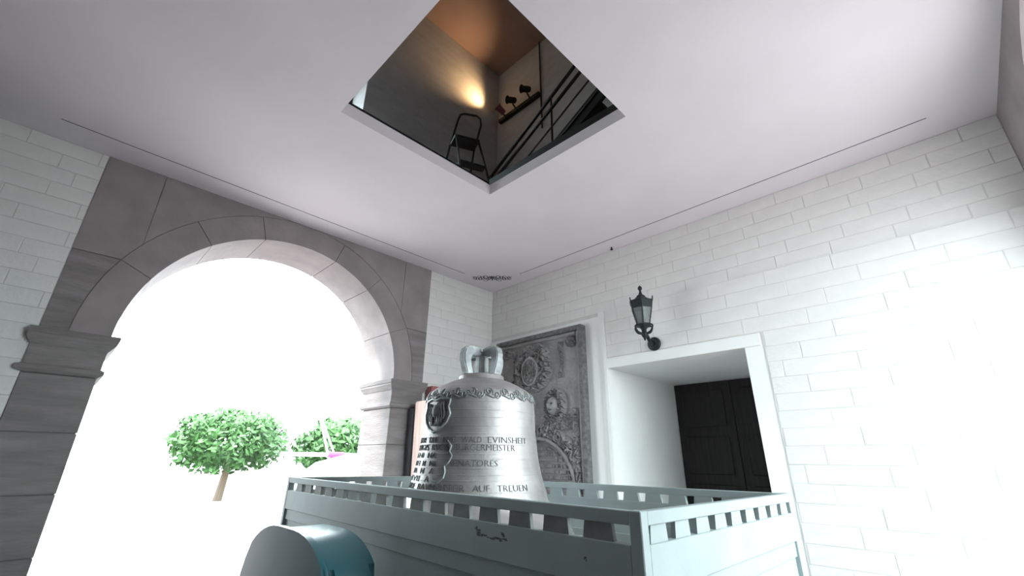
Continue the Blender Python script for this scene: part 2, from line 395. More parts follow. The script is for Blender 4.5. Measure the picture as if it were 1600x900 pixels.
box(wb, WX0 + 0.06, WX1 - 0.06, YW + 0.45, YW + 0.52, z0, z0 + 0.06); box(wb, WX0 + 0.06, WX1 - 0.06, YW + 0.45, YW + 0.52, z1 - 0.06, z1)
box(wb, (WX0 + WX1) / 2 - 0.025, (WX0 + WX1) / 2 + 0.025, YW + 0.45, YW + 0.52, z0 + 0.06, z1 - 0.06)
obj('window_frame', wb, 'steel', wn)
for k in range(2):
    a = WX0 + 0.06 + k * ((WX1 - WX0) / 2 - 0.035)
    obj('pane', nb(a, a + (WX1 - WX0) / 2 - 0.085, YW + 0.48, YW + 0.486, z0 + 0.06, z1 - 0.06), 'clear', wn)

# ================================================================== THE BELL
BC = Vector((2.08, 2.363, EYE))                # axis
TOC = Vector((-2.08, -2.363, 0)).normalized()  # towards the viewer
LAT = Vector((-TOC.y, TOC.x, 0)); LAT = LAT if LAT.dot(RIGHT) > 0 else -LAT
ctrl = [(-0.49, .632), (-0.449, .628), (-0.40, .607), (-0.36, .573), (-0.31, .513), (-0.26, .468), (-0.21, .449), (-0.162, .436), (-0.07, .412), (0.033, .393),
        (0.155, .380), (0.30, .374), (0.36, .371), (0.405, .361), (0.435, .338), (0.455, .305), (0.475, .268), (0.492, .232), (0.506, .205), (0.514, .168)]
def brad(z):
    if z <= ctrl[0][0]: return ctrl[0][1]
    for (z0, r0), (z1, r1) in zip(ctrl, ctrl[1:]):
        if z <= z1:
            t = (z - z0) / (z1 - z0); return r0 + (r1 - r0) * t
    return ctrl[-1][1]
def bsm(z):  # smoothed radius
    return sum(brad(z + d) * wgt for d, wgt in ((-0.02, .2), (-0.01, .2), (0, .2), (0.01, .2), (0.02, .2))) if -0.44 < z < 0.47 else brad(z)
fillets = [0.338, 0.289, 0.243, 0.192, 0.147, 0.128, 0.088, 0.045, 0.030, 0.002, -0.046, -0.085, -0.115, -0.178, 0.446, 0.452, -0.40, -0.42]
prof = [(0.0, -0.30), (0.42, -0.36), (0.55, -0.49)]
N = 150
zs = [-0.49 + (0.514 + 0.49) * i / N for i in range(N + 1)]
for fz in fillets: zs += [fz - 0.0045, fz - 0.0015, fz + 0.0015, fz + 0.0045]
for zz in sorted(zs):
    b = 0.0
    for fz in fillets:
        if abs(zz - fz) < 0.003: b = 0.0009
    prof.append((bsm(zz) + b, zz))
prof += [(0.160, 0.522), (0.158, 0.545), (0.150, 0.552), (0.0, 0.552)]
bell = thing('bell', 'large grey bronze bell with raised lettering standing inside the painted wooden enclosure', 'bell', (BC.x, BC.y, EYE - 0.49))
smooth_by_angle(obj('bell_body', lathe(bmesh.new(), prof, BC, 144), 'bronze', bell), 60)
def wrap(bm):
    """flat (u along the girth from the viewer's side, v height, w proud) -> bell surface"""
    for v in bm.verts:
        u, zz, wd = v.co; r = bsm(zz); psi = u / 0.40
        v.co = BC + (TOC * math.cos(psi) + LAT * math.sin(psi)) * (r + wd) + Vector((0, 0, zz))
    return bm
# crown of canons: four cast loops on a block, post in the middle
crown = lathe(bmesh.new(), [(0.0, 0.55), (0.056, 0.552), (0.05, 0.58), (0.048, 0.70), (0.06, 0.72), (0.0, 0.725)], BC, 8, math.pi / 8)
obj('crown_post', crown, 'bronze_crown', bell)
def canon(dx, dy):
    d = Vector((dx, dy, 0)); s = Vector((-dy, dx, 0)) * 0.030
    outer = [(0.03, 0.742), (0.10, 0.752), (0.145, 0.748), (0.175, 0.728), (0.188, 0.69), (0.186, 0.645), (0.172, 0.60), (0.158, 0.565), (0.156, 0.548)]
    inner = [(0.098, 0.548), (0.106, 0.58), (0.118, 0.62), (0.124, 0.655), (0.112, 0.685), (0.03, 0.692)]
    bm = bmesh.new(); poly = outer + inner; n = len(poly)
    A = [bm.verts.new(BC + d * r + Vector((0, 0, z)) + s) for r, z in poly]; B = [bm.verts.new(BC + d * r + Vector((0, 0, z)) - s) for r, z in poly]
    # strips between outer and inner outline
    pairs = [(0, 14), (1, 13), (2, 13), (3, 12), (4, 12), (5, 11), (6, 10), (7, 9), (8, 9)]
    for S in (A, B):
        for (o0, i0), (o1, i1) in zip(pairs, pairs[1:]):
            q = [S[o0], S[o1], S[i1], S[i0]] if i0 != i1 else [S[o0], S[o1], S[i0]]
            bm.faces.new(q)
    for i in range(n):
        j = (i + 1) % n; bm.faces.new((A[i], A[j], B[j], B[i]))
    bmesh.ops.recalc_face_normals(bm, faces=bm.faces)
    es = [e for e in bm.edges if len(e.link_faces) == 2 and e.calc_face_angle(0) > 1.0]
    bmesh.ops.bevel(bm, geom=es, offset=0.006, segments=2, affect='EDGES')
    return bm
for dx, dy in ((-1, 0), (0, -1), (1, 0), (0, 1)): obj('canon', canon(dx, dy), 'bronze_crown', bell)
# raised lettering
def text_bm(s, size, u0, z, width=None):
    cu = bpy.data.curves.new('t', 'FONT'); cu.body = s; cu.size = size; cu.extrude = 0.0025; cu.resolution_u = 2; cu.offset = -0.0011
    o = bpy.data.objects.new('t', cu); C.objects.link(o)
    dg = bpy.context.evaluated_depsgraph_get(); me = bpy.data.meshes.new_from_object(o.evaluated_get(dg))
    bm = bmesh.new(); bm.from_mesh(me); bpy.data.objects.remove(o); bpy.data.meshes.remove(me); bpy.data.curves.remove(cu)
    xs = [v.co.x for v in bm.verts]; w0 = max(xs) - min(xs); k = (width / w0) if width else 1
    for v in bm.verts: v.co = Vector((u0 + (v.co.x - min(xs)) * k, z + v.co.y, v.co.z + 0.0015))
    return bm
def letters(s, size, u0, z, width):
    total = len(s); k = width / total; n = 0
    for wd in s.split(' '):
        obj('inscription', wrap(text_bm(wd, size, u0 + n * k, z, (len(wd) - 0.25) * k)), 'bronze_letter', bell)
        n += len(wd) + 1
letters('ADHERE DHE NVE WALD EVINSHEIT', 0.052, -0.60, 0.094, 0.95)
letters('GVETIGVS RVCIS BÜRGERMEISTER', 0.052, -0.60, 0.050, 0.84)
letters('SENATORES', 0.050, -0.17, -0.036, 0.29)
letters('RVNDE BAVMEISTER AUF TREUEN', 0.050, -0.58, -0.168, 0.88)
for s_, zz, w_ in (('EVENI NA', 0.006, 0.36), ('RVDEI N NA', -0.040, 0.38), ('EVMA N A', -0.082, 0.36), ('MAVII A', -0.125, 0.34)):
    letters(s_, 0.048, -0.63, zz, w_)
# ornament band below the shoulder
fb = bmesh.new()
for k in range(44):
    u = (k - 22) * 2 * math.pi * 0.40 / 44; sg = 1 if k % 2 else -1
    pts = []
    for i in range(13):
        t = i / 12; a = t * 2.4 * math.pi; rr = 0.023 * (1 - 0.72 * t)
        pts.append((u + rr * math.cos(a), 0.390 + sg * (0.010 + 1.2 * rr * math.sin(a)), 0.004))
    tube(fb, pts, 0.0045, 5)
    tube(fb, [(u - 0.030, 0.372 + 0.012 * sg, 0.003), (u, 0.372, 0.004), (u + 0.030, 0.372 - 0.012 * sg, 0.003)], 0.005, 5)
    for q in range(3): blob(fb, (u + 0.026, 0.385 + 0.013 * (q - 1) * sg + 0.008, 0.003), 0.007, 0.0055, 0.005, 6, 4)
obj('ornament_band', wrap(fb), 'bronze_crown', bell)
# coat of arms and the cartouche below it
cr = bmesh.new(); cu0, cz0 = -0.335, 0.262
sh = [(-0.125, 0.085), (-0.05, 0.10), (0.0, 0.088), (0.05, 0.10), (0.125, 0.088), (0.112, 0.045), (0.13, 0.0), (0.105, -0.05), (0.06, -0.085), (0, -0.105), (-0.06, -0.085), (-0.105, -0.05), (-0.13, 0.0), (-0.112, 0.045)]
def dense(P, n=4): return [(a[0] + (b[0] - a[0]) * i / n, a[1] + (b[1] - a[1]) * i / n) for a, b in zip(P, P[1:] + P[:1]) for i in range(n)]
tube(cr, [(cu0 + x, cz0 + z, 0.005) for x, z in dense(sh)], 0.009, 6, closed=True)
obj('coat_of_arms', wrap(cr), 'bronze_crown', bell)
cr = bmesh.new()
rnd = random.Random(3)
for sx in (-1, 1):
    for k in range(4): tube(cr, [(cu0 + sx * (0.02 + 0.02 * k + 0.008 * math.sin(t * 5)), cz0 - 0.06 + 0.035 * k * 0.3 + t * 0.10, 0.005) for t in (0, .2, .4, .6, .8, 1)], 0.007, 5)
for _ in range(36): blob(cr, (cu0 + rnd.uniform(-0.085, 0.085), cz0 + rnd.uniform(-0.06, 0.07), 0.002), rnd.uniform(0.008, 0.02), rnd.uniform(0.008, 0.018), 0.009, 7, 5)
blob(cr, (cu0, cz0 + 0.02, 0.004), 0.035, 0.042, 0.016, 10, 7)
obj('heraldic_relief', wrap(cr), 'bronze_letter', bell)
cr = bmesh.new()
pts = [(-0.60, 0.112), (-0.30, 0.118), (-0.205, 0.105), (-0.175, 0.075), (-0.185, 0.045), (-0.165, 0.02), (-0.18, -0.015), (-0.205, -0.035), (-0.195, -0.07), (-0.20, -0.10), (-0.23, -0.125), (-0.27, -0.118), (-0.29, -0.09)]
tube(cr, [(x, z, 0.004) for x, z in [(a[0] + (b[0] - a[0]) * i / 4, a[1] + (b[1] - a[1]) * i / 4) for a, b in zip(pts[2:], pts[3:]) for i in range(4)]], 0.007, 6)
obj('cartouche_edge', wrap(cr), 'bronze_crown', bell)

# ================================================================== THE WOODEN ENCLOSURE AROUND THE BELL
P0, P1, P2, P3 = Vector((1.305, 0.750, 0)), Vector((1.425, 3.85, 0)), Vector((2.87, 3.85, 0)), Vector((2.87, 0.750, 0))
zt = {0: EYE - 0.140, 1: EYE - 0.140, 2: EYE - 0.155, 3: EYE - 0.150}
enc = thing('bell_enclosure', 'long grey green painted wooden enclosure with wedge slots under its top rail', 'enclosure', (2.1, 2.3, 0))
PW, TK = 0.043, 0.034
def side(A, B, za, zb, centres, bw_t, bw_b, inset_rail=0.0):
    d = (B - A); L = d.length; d.normalize(); n = Vector((d.y, -d.x, 0))           # n looks outwards
    if n.dot((A + B) / 2 - Vector((2.1, 2.3, 0))) < 0: n = -n
    def pt(s, o, zrel): t = s / L; return A + d * s - n * o + Vector((0, 0, za + (zb - za) * t + zrel))
    def bar(name, s0, s1, o0, o1, z0, z1, m, floor0=False):
        p = [pt(s0, o0, z0), pt(s1, o0, z0), pt(s1, o1, z0), pt(s0, o1, z0), pt(s0, o0, z1), pt(s1, o0, z1), pt(s1, o1, z1), pt(s0, o1, z1)]
        if floor0:
            for q in p[:4]: q.z = 0.0
        bm = hexa(bmesh.new(), p)
        bmesh.ops.bevel(bm, geom=list(bm.edges), offset=0.0025, segments=1, affect='EDGES')
        return obj(name, bm, m, enc)
    a, b = PW, L - PW
    bar('top_rail', a - 0.001, b + 0.001, 0.001, TK, -0.040, 0.0, 'paint')
    bar('upper_board', a - 0.001, b + 0.001, 0.001, TK, -0.218, -0.091, 'paint')
    bar('middle_board', a - 0.001, b + 0.001, 0.012, TK + 0.01, -0.288, -0.216, 'paint')
    bar('lower_board', a - 0.001, b + 0.001, 0.022, TK + 0.02, -0.5, -0.286, 'paint', True)
    for c in centres:
        if c - bw_b / 2 < a - 0.02 or c + bw_b / 2 > b + 0.02: continue
        o0, o1 = (0.010, 0.026) if n.x < -0.9 or n.y < -0.9 else (0.014, TK - 0.0008)   # the far sides' blocks lie flush with the inner face
        p = [pt(c - bw_b / 2, o0, -0.093), pt(c + bw_b / 2, o0, -0.093), pt(c + bw_b / 2, o1, -0.093), pt(c - bw_b / 2, o1, -0.093),
             pt(c - bw_t / 2, o0, -0.038), pt(c + bw_t / 2, o0, -0.038), pt(c + bw_t / 2, o1, -0.038), pt(c - bw_t / 2, o1, -0.038)]
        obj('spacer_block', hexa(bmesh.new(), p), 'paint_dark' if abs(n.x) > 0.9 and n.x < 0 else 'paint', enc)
sp = lambda c0, st, lo, hi: [c0 + st * k for k in range(-30, 40) if lo < c0 + st * k < hi]
side(P0, P1, zt[0], zt[1], [c - 0.750 for c in sp(0.917, 0.1795, 0.84, 3.80)], 0.105, 0.120)
side(P0, P3, zt[0], zt[3], [c - 1.305 for c in sp(1.425, 0.165, 1.38, 2.83)], 0.098, 0.112)
side(P3, P2, zt[3], zt[2], [c - 0.750 for c in sp(1.85, 0.160, 0.83, 3.8)], 0.100, 0.118)
side(P1, P2, zt[1], zt[2], [c - 1.425 for c in sp(2.025, 0.154, 1.50, 2.83)], 0.100, 0.116)
for P, k, sx, sy in ((P0, 0, 1, 1), (P1, 1, 1, -1), (P2, 2, -1, -1), (P3, 3, -1, 1)):
    xa, xb = sorted((P.x, P.x + sx * PW)); ya, yb = sorted((P.y, P.y + sy * PW))
    f_ = (P1 - P0) / (P1 - P0).y                # the front pair follows the slightly splayed front
    sk = f_.x if k in (0, 1) else 0.0
    pb = hexa(bmesh.new(), [(xa + sk * (yy - P.y), yy, zz) if i_ == 0 else (xb + sk * (yy - P.y), yy, zz) for zz in (0.0, zt[k] + 0.0012) for i_, yy in ((0, ya), (1, ya), (1, yb), (0, yb))])
    bmesh.ops.bevel(pb, geom=list(pb.edges), offset=0.003, segments=1, affect='EDGES')
    obj('corner_post', pb, 'paint', enc)
obj('deck', hexa(bmesh.new(), [(1.36, .80, EYE - .56), (2.83, .80, EYE - .56), (2.83, 3.80, EYE - .56), (1.47, 3.80, EYE - .56), (1.36, .80, EYE - .492), (2.83, .80, EYE - .492), (2.83, 3.80, EYE - .492), (1.47, 3.80, EYE - .492)]), 'wood', enc)
# dark scuff on the front board
rnd = random.Random(5)
def scuff(spots):
    sb = bmesh.new()
    for (yy, zz, r1, r2) in spots:
        fx = 1.306 + 0.1200 * (yy - 0.75) / 3.1
        for q in range(5): blob(sb, (fx + 0.0004, yy + rnd.uniform(-.9, .9) * r1, EYE + zz + rnd.uniform(-.9, .9) * r2), 0.0011, r1 * rnd.uniform(.4, .8), r2 * rnd.uniform(.4, .9), 8, 6)
    obj('scuff_mark', sb, 'scuff', enc)
scuff([(1.512, -0.262, 0.009, 0.008), (1.50, -0.270, 0.012, 0.007), (1.49, -0.276, 0.020, 0.008), (1.462, -0.281, 0.022, 0.004), (1.43, -0.285, 0.024, 0.002), (1.40, -0.284, 0.024, 0.003), (1.37, -0.283, 0.022, 0.005), (1.345, -0.281, 0.018, 0.004), (1.355, -0.270, 0.008, 0.009)])
scuff([(0.965, -0.29, 0.005, 0.006)])

# ================================================================== CARVED STONE TABLET ON THE RIGHT WALL
TY0, TY1, TZ0, TZ1 = 3.225, 4.815, EYE - 0.62, EYE + 1.662
TX = 4.622
tb = thing('memorial_tablet', 'large grey carved stone memorial tablet with coat of arms on the white wall', 'tablet', (TX, (TY0 + TY1) / 2, TZ0))
fb = bmesh.new()
def frame_bar(y0, y1, z0, z1, x0): box(fb, x0, TX, y0, y1, z0, z1, bev=0.008)
W = 0.062
frame_bar(TY0, TY0 + W, TZ0, TZ1, TX - 0.11); frame_bar(TY1 - W, TY1, TZ0, TZ1, TX - 0.11)
frame_bar(TY0 + W, TY1 - W, TZ1 - W, TZ1, TX - 0.11); frame_bar(TY0 + W, TY1 - W, TZ0, TZ0 + W, TX - 0.11)
obj('frame', fb, 'tablet_frame', tb)
fb = bmesh.new(); W2 = 0.05
def fillet_bar(y0, y1, z0, z1): box(fb, TX - 0.075, TX, y0, y1, z0, z1, bev=0.012)
fillet_bar(TY0 + W, TY0 + W + W2, TZ0 + W, TZ1 - W); fillet_bar(TY1 - W - W2, TY1 - W, TZ0 + W, TZ1 - W)
fillet_bar(TY0 + W + W2, TY1 - W - W2, TZ1 - W - W2, TZ1 - W); fillet_bar(TY0 + W + W2, TY1 - W - W2, TZ0 + W, TZ0 + W + W2)
obj('moulding', fb, 'tablet', tb)
ya, yb, za, zb_ = TY0 + W + W2, TY1 - W - W2, TZ0 + W + W2, TZ1 - W - W2
YM = 4.03                                      # axis of the carving
def sm(e0, e1, x): t = min(1, max(0, (x - e0) / (e1 - e0))); return t * t * (3 - 2 * t)
def oval(y, z, cy, cz, ry, rz): return math.hypot((y - cy) / ry, (z - cz) / rz)
def leafy(y, z, f): return 0.5 + 0.5 * math.sin(noise.noise(Vector((y * f * 1.5, z * f * 1.5, 3.1))) * 9.0 + noise.noise(Vector((y * f * 3.3, z * f * 3.3, 7.7))) * 5.0)
def height(y, z):
    zr = z - EYE; h = 0.0; ym = abs(y - YM)
    # arched inscription field
    ar = math.hypot(y - YM, zr + 0.34) if zr > -0.34 else ym
    if ar < 0.585:
        h -= 0.009
        if ar < 0.545:
            row = (zr + 2.0) / 0.068; fr = row - math.floor(row)
            n = noise.noise(Vector((y * 42, math.floor(row) * 3.7, 0)))
            if 0.2 < fr < 0.75 and n > -0.22 and ar < 0.52: h += 0.008
    elif ar < 0.625: h += 0.022
    elif ar < 0.80 and zr < 0.50:
        h += 0.020 * leafy(y, z, 9) * sm(0.62, 0.65, ar) * (1 - sm(0.76, 0.80, ar)) + 0.006
    # cherubs / busts with curls
    for cy in (YM - 0.325, YM + 0.325):
        o = oval(y, zr, cy, 0.675, 0.175, 0.215)
        if o < 1.0:
            h = max(h, 0.014 + 0.030 * leafy(y + cy, z, 15) * sm(1.0, 0.86, o))
            f = oval(y, zr, cy, 0.655, 0.088, 0.120)
            if f < 1: 
                h = 0.022 + 0.05 * math.sqrt(1 - f * f)
                for ex in (-0.032, 0.032):
                    if oval(y, zr, cy + ex, 0.675, 0.017, 0.012) < 1: h -= 0.014
                if oval(y, zr, cy, 0.645, 0.012, 0.03) < 1: h += 0.012
                if oval(y, zr, cy, 0.60, 0.028, 0.008) < 1: h -= 0.012
    # wings / drapery under the busts
    if 0.36 < zr < 0.55 and 0.12 < ym < 0.62: h = max(h, 0.016 * leafy(y, z, 11) + 0.004)
    # central coat of arms with mantling
    o = oval(y, zr, YM + 0.06, 1.20, 0.34, 0.34)
    if o < 1.0:
        h = max(h, 0.010 + 0.036 * leafy(y, z, 8.5) * sm(1.0, 0.85, o))
        s = oval(y, zr, YM + 0.06, 1.14, 0.15, 0.20)
        if s < 1.0:
            h = 0.036 + (0.012 if 0.84 < s else 0.0)
            if s < 0.8: h += 0.016 * leafy(y, z, 16)
    if oval(y, zr, YM + 0.02, 1.44, 0.20, 0.09) < 1: h = max(h, 0.03 * leafy(y, z, 13) + 0.012)
    # festoon hanging at the side
    for s in (-1, 1):
        d = abs(y - (YM + s * 0.43) - 0.02 * math.sin(zr * 14)); 
        if 1.02 < zr < 1.50 and d < 0.05: h = max(h, 0.022 * leafy(y, z, 17) * (1 - d / 0.05) + 0.004)
    for s in (-1, 1):
        if oval(y, zr, YM + s * 0.60, 1.47, 0.085, 0.075) < 1: h = max(h, 0.024 * leafy(y, z, 18))
        d = abs(y - (YM + s * 0.62) - 0.012 * math.sin(zr * 20))
        if -0.5 < zr < 0.62 and d < 0.055: h = max(h, 0.022 * leafy(y, z, 12) * (1 - d / 0.055) + 0.004)
    return h + 0.0022 * noise.noise(Vector((y * 30, z * 30, 1)))
NYg, NZg = 300, 430
verts = []; faces = []
for j in range(NZg + 1):
    z = za + (zb_ - za) * j / NZg
    for i in range(NYg + 1):
        y = ya + (yb - ya) * i / NYg
        edge = min(i, NYg - i, j, NZg - j)
        verts.append((-0.040 - (2.5 * height(y, z) if edge > 1 else 0), y - (TY0 + TY1) / 2, z - TZ0))
for j in range(NZg):
    for i in range(NYg):
        a = j * (NYg + 1) + i; faces.append((a, a + NYg + 1, a + NYg + 2, a + 1))
nv = len(verts); 
for (i, j) in ((0, 0), (NYg, 0), (NYg, NZg), (0, NZg)):
    y = ya + (yb - ya) * i / NYg; z = za + (zb_ - za) * j / NZg; verts.append((0, y - (TY0 + TY1) / 2, z - TZ0))
faces.append((nv, nv + 1, nv + 2, nv + 3))
me = bpy.data.meshes.new('carved_panel'); me.from_pydata(verts, [], faces); me.materials.append(M['tablet'])
for p in me.polygons: p.use_smooth = True
po = bpy.data.objects.new('carved_panel', me); C.objects.link(po); po.parent = tb

# ================================================================== WALL LANTERN
LA = Vector((4.30, 2.232, EYE))                # axis of the lantern head
ln = thing('wall_lantern', 'black cast iron wall lantern with tapered glass head above the door niche', 'lantern', (4.59, 2.275, EYE + 1.24))
R4 = math.pi / 6
SEG = 6
bp = bmesh.new()
mt = Matrix.Translation((4.5925, 2.275, EYE + 1.243)) @ Matrix.Rotation(-math.pi / 2, 4, 'Y')
lathe(bp, [(0.0, 0.0), (0.078, 0.0), (0.078, 0.012), (0.066, 0.024), (0.05, 0.030), (0.045, 0.045), (0.0, 0.05)], (0, 0, 0), 24)
bmesh.ops.transform(bp, matrix=mt, verts=bp.verts)
smooth_by_angle(obj('wall_plate', bp, 'black', ln))
arm = [(4.56, 2.275, EYE + 1.243), (4.50, 2.27, EYE + 1.235), (4.43, 2.255, EYE + 1.262), (4.37, 2.245, EYE + 1.300), (4.32, 2.235, EYE + 1.29), (4.30, 2.232, EYE + 1.28)]
def spline(P, n=5):
    P = [Vector(p) for p in P]; out = []
    for i in range(len(P) - 1):
        a, b, c, d = P[max(i - 1, 0)], P[i], P[i + 1], P[min(i + 2, len(P) - 1)]
        for k in range(n):
            t = k / n; out.append(0.5 * ((2 * b) + (c - a) * t + (2 * a - 5 * b + 4 * c - d) * t * t + (3 * b - a - 3 * c + d) * t ** 3))
    return out + [P[-1]]
obj('arm', tube(bmesh.new(), spline(arm), 0.020, 10), 'black', ln, smooth=True)
sb = lathe(bmesh.new(), [(0.0, 1.215), (0.008, 1.225), (0.014, 1.25), (0.026, 1.265), (0.036, 1.285), (0.036, 1.30), (0.026, 1.31), (0.028, 1.345), (0.044, 1.365), (0.05, 1.385), (0.0, 1.386)], LA, 16)
smooth_by_angle(obj('stem', sb, 'black', ln))
rb_ = 0.072; rt_ = 0.118; zb0, zt0 = 1.395, 1.585
sb = lathe(bmesh.new(), [(0.0, 1.378), (0.088, 1.380), (0.092, 1.390), (0.086, 1.402), (0.0, 1.402)], LA, SEG, R4); obj('cage_base', sb, 'black', ln)
def hexp(r, z, i): a = R4 + 2 * math.pi * i / SEG; return LA + Vector((r * math.cos(a), r * math.sin(a), z))
for i in range(SEG):
    obj('cage_bar', tube(bmesh.new(), [hexp(rb_, zb0, i), hexp(rt_, zt0, i)], 0.008, 6), 'black', ln)
    bm = bmesh.new(); a, b, c, d = hexp(rb_, zb0, i), hexp(rb_, zb0, i + 1), hexp(rt_, zt0, i + 1), hexp(rt_, zt0, i)
    nrm = ((b - a).cross(d - a)).normalized() * 0.003
    hexa(bm, [a - nrm, b - nrm, c - nrm, d - nrm, a + nrm, b + nrm, c + nrm, d + nrm]); obj('pane', bm, 'glass', ln)
    # bracket ears round the foot of the cage, tips on the roof rim
    a = R4 + 2 * math.pi * i / SEG; u = Vector((math.cos(a), math.sin(a), 0))
    if i % 2 == 0 or True:
        obj('scroll', tube(bmesh.new(), spline([LA + u * 0.034 + Vector((0, 0, 1.30)), LA + u * 0.075 + Vector((0, 0, 1.315)), LA + u * 0.098 + Vector((0, 0, 1.35)), LA + u * 0.104 + Vector((0, 0, 1.375)), LA + u * 0.088 + Vector((0, 0, 1.392))], 4), 0.009, 6), 'black', ln)
    tp = bmesh.new(); tube(tp, [LA + u * 0.128 + Vector((0, 0, 1.645)), LA + u * 0.136 + Vector((0, 0, 1.675)), LA + u * 0.138 + Vector((0, 0, 1.705))], 0.010, 6, r2=0.006); obj('rim_spike', tp, 'black', ln)
sb = lathe(bmesh.new(), [(0.118, 1.575), (0.124, 1.575), (0.134, 1.66), (0.140, 1.665), (0.128, 1.672), (0.085, 1.69), (0.060, 1.71), (0.044, 1.735), (0.030, 1.745), (0.0, 1.745)], LA, SEG, R4)
obj('roof', sb, 'black', ln)
sb = lathe(bmesh.new(), [(0.0, 1.745), (0.026, 1.745), (0.018, 1.765), (0.012, 1.785), (0.012, 1.805), (0.022, 1.812), (0.025, 1.828), (0.018, 1.845), (0.006, 1.856), (0.0, 1.866)], LA, 12)
smooth_by_angle(obj('finial', sb, 'black', ln), 50)
sb = lathe(bmesh.new(), [(0.0, 1.40), (0.03, 1.40), (0.03, 1.44), (0.022, 1.45), (0.018, 1.50), (0.0, 1.52)], LA, 12); obj('burner', sb, 'black', ln)
sb = tube(bmesh.new(), [LA + Vector((0, 0, 1.51)), LA + Vector((0, 0, 1.60))], 0.006, 6); obj('burner_rod', sb, 'black', ln)
# small dark knob on the ceiling edge
kb = lathe(bmesh.new(), [(0, 0), (0.016, 0.002), (0.018, 0.012), (0.010, 0.022), (0.010, 0.04), (0, 0.04)], (4.55, 2.70, ZC - 0.04), 10)
tag(obj('hook_stub', kb, 'black'), 'tiny dark metal stub under the ceiling edge above the wall lantern', 'stub')

# ================================================================== TIMBERS IN THE CORNER BEHIND THE BELL
def timber(name, x0, x1, y0, y1, h, m, label, lean=0.0, cat='timber'):
    bm = bmesh.new(); hexa(bm, [(x0, y0, 0), (x1, y0, 0), (x1, y1, 0), (x0, y1, 0), (x0 + lean, y0, h), (x1 + lean, y0, h), (x1 + lean, y1, h), (x0 + lean, y1, h)])
    bmesh.ops.bevel(bm, geom=list(bm.edges), offset=0.012, segments=2, affect='EDGES')
    return tag(obj(name, bm, m), label, cat)
timber('timber_beam', 3.235, 3.60, 4.62, 4.86, EYE + 0.675, 'plank', 'pale pinkish timber beam standing in front of the stone pier, nearest the arch', -0.055)
timber('timber_beam', 3.47, 3.78, 4.885, 5.03, EYE + 0.905, 'plank_red', 'taller reddish timber beam standing behind the pale pinkish one', -0.03)
timber('shade_gap_strip', 3.235, 3.255, 4.88, 5.025, EYE + 0.60, 'shade_dark', 'narrow dark strip added in place of the shadow gap between the stone pier and the pale pinkish beam', -0.05, 'shade strip')  # added strip, its dark colour stands for the shade beside the pier

# ================================================================== TEAL DOMED BIN, LOWER LEFT
bn = thing('domed_bin', 'teal metal bin with a domed top in front of the wooden enclosure', 'bin', (1.08, 2.50, 0))
def dome(y0, y1, top, r):
    P = [(y0, 0.06), (y1, 0.06)]; n = 10
    P += [(y1 - r + r * math.cos(a), top - r * 0.62 + r * 0.62 * math.sin(a)) for a in [math.pi / 2 * i / n for i in range(n + 1)]]
    P += [(y0 + r + r * math.cos(a), top - r * 0.62 + r * 0.62 * math.sin(a)) for a in [math.pi / 2 + math.pi / 2 * i / n for i in range(n + 1)]]
    return P
def extr(poly, x0, x1, bev=0.0):
    bm = prism(bmesh.new(), poly, lambda p: Vector((x0, p[0], p[1])), lambda p: Vector((x1, p[0], p[1])))
    if bev:
        es = [e_ for e_ in bm.edges if abs(e_.verts[0].co.x - e_.verts[1].co.x) < 1e-6]
        bmesh.ops.bevel(bm, geom=es, offset=bev, segments=3, affect='EDGES')
    return bm
smooth_by_angle(obj('body', extr(dome(1.985, 3.0, EYE - 0.335, 0.42), 0.99, 1.21, 0.03), 'teal', bn), 40)
smooth_by_angle(obj('front_panel', extr(dome(1.965, 3.02, EYE - 0.322, 0.43), 0.955, 0.985, 0.012), 'teal', bn), 40)
obj('seam_gasket', extr(dome(1.975, 3.01, EYE - 0.329, 0.425), 0.983, 0.992), 'rubber', bn)
for y in (2.08, 2.90): 
    for x in (1.0, 1.17): obj('foot', lathe(bmesh.new(), [(0, 0), (0.03, 0), (0.03, 0.062), (0, 0.062)], (x, y, 0), 10), 'rubber', bn)

# ================================================================== THINGS IN THE UPPER ROOM
zu = ZU0
# step ladder
sl = thing('step_ladder', 'small black step ladder with a hoop handrail standing beside the ceiling hatch', 'ladder', (2.60, 3.32, zu))
pz = EYE + 3.40
A_ = Vector((2.36, 3.28, pz)); B_ = Vector((2.62, 3.16, pz)); D_ = Vector((0.06, 0.17, 0))   # platform edge near, depth direction
pb = bmesh.new(); t = Vector((0, 0, 0.035))
hexa(pb, [A_, B_, B_ + D_, A_ + D_, A_ + t, B_ + t, B_ + D_ + t, A_ + D_ + t]); obj('platform', pb, 'steel', sl)
def rod(name, pts, r, m='steel', par=None, seg=8): return obj(name, tube(bmesh.new(), pts, r, seg), m, par if par else sl, smooth=True)
hl, hr = A_ + D_, B_ + D_
hoop = [Vector((hl.x - 0.06, hl.y + .10, zu + 0.01)), hl, Vector((2.505, 3.44, EYE + 3.83)), Vector((2.53, 3.435, EYE + 3.92)), Vector((2.575, 3.42, EYE + 3.955)), Vector((2.70, 3.34, EYE + 3.955)), Vector((2.745, 3.315, EYE + 3.92)), Vector((2.755, 3.31, EYE + 3.82)), hr, Vector((hr.x + 0.0, hr.y + .10, zu + 0.01))]
rod('hoop_handrail', hoop, 0.013)
rod('front_leg', [A_ + Vector((0.02, 0, 0.02)), Vector((A_.x + 0.06, A_.y - 0.10, zu + 0.012))], 0.012, 'alu')
rod('front_leg', [B_ + Vector((-0.02, 0, 0.02)), Vector((B_.x + 0.16, B_.y - 0.08, zu + 0.012))], 0.012)
lb = bmesh.new(); q0 = A_ + Vector((0.05, -0.055, -0.34)); q1 = B_ + Vector((0.07, -0.045, -0.34)); dd = Vector((0.03, 0.09, 0))
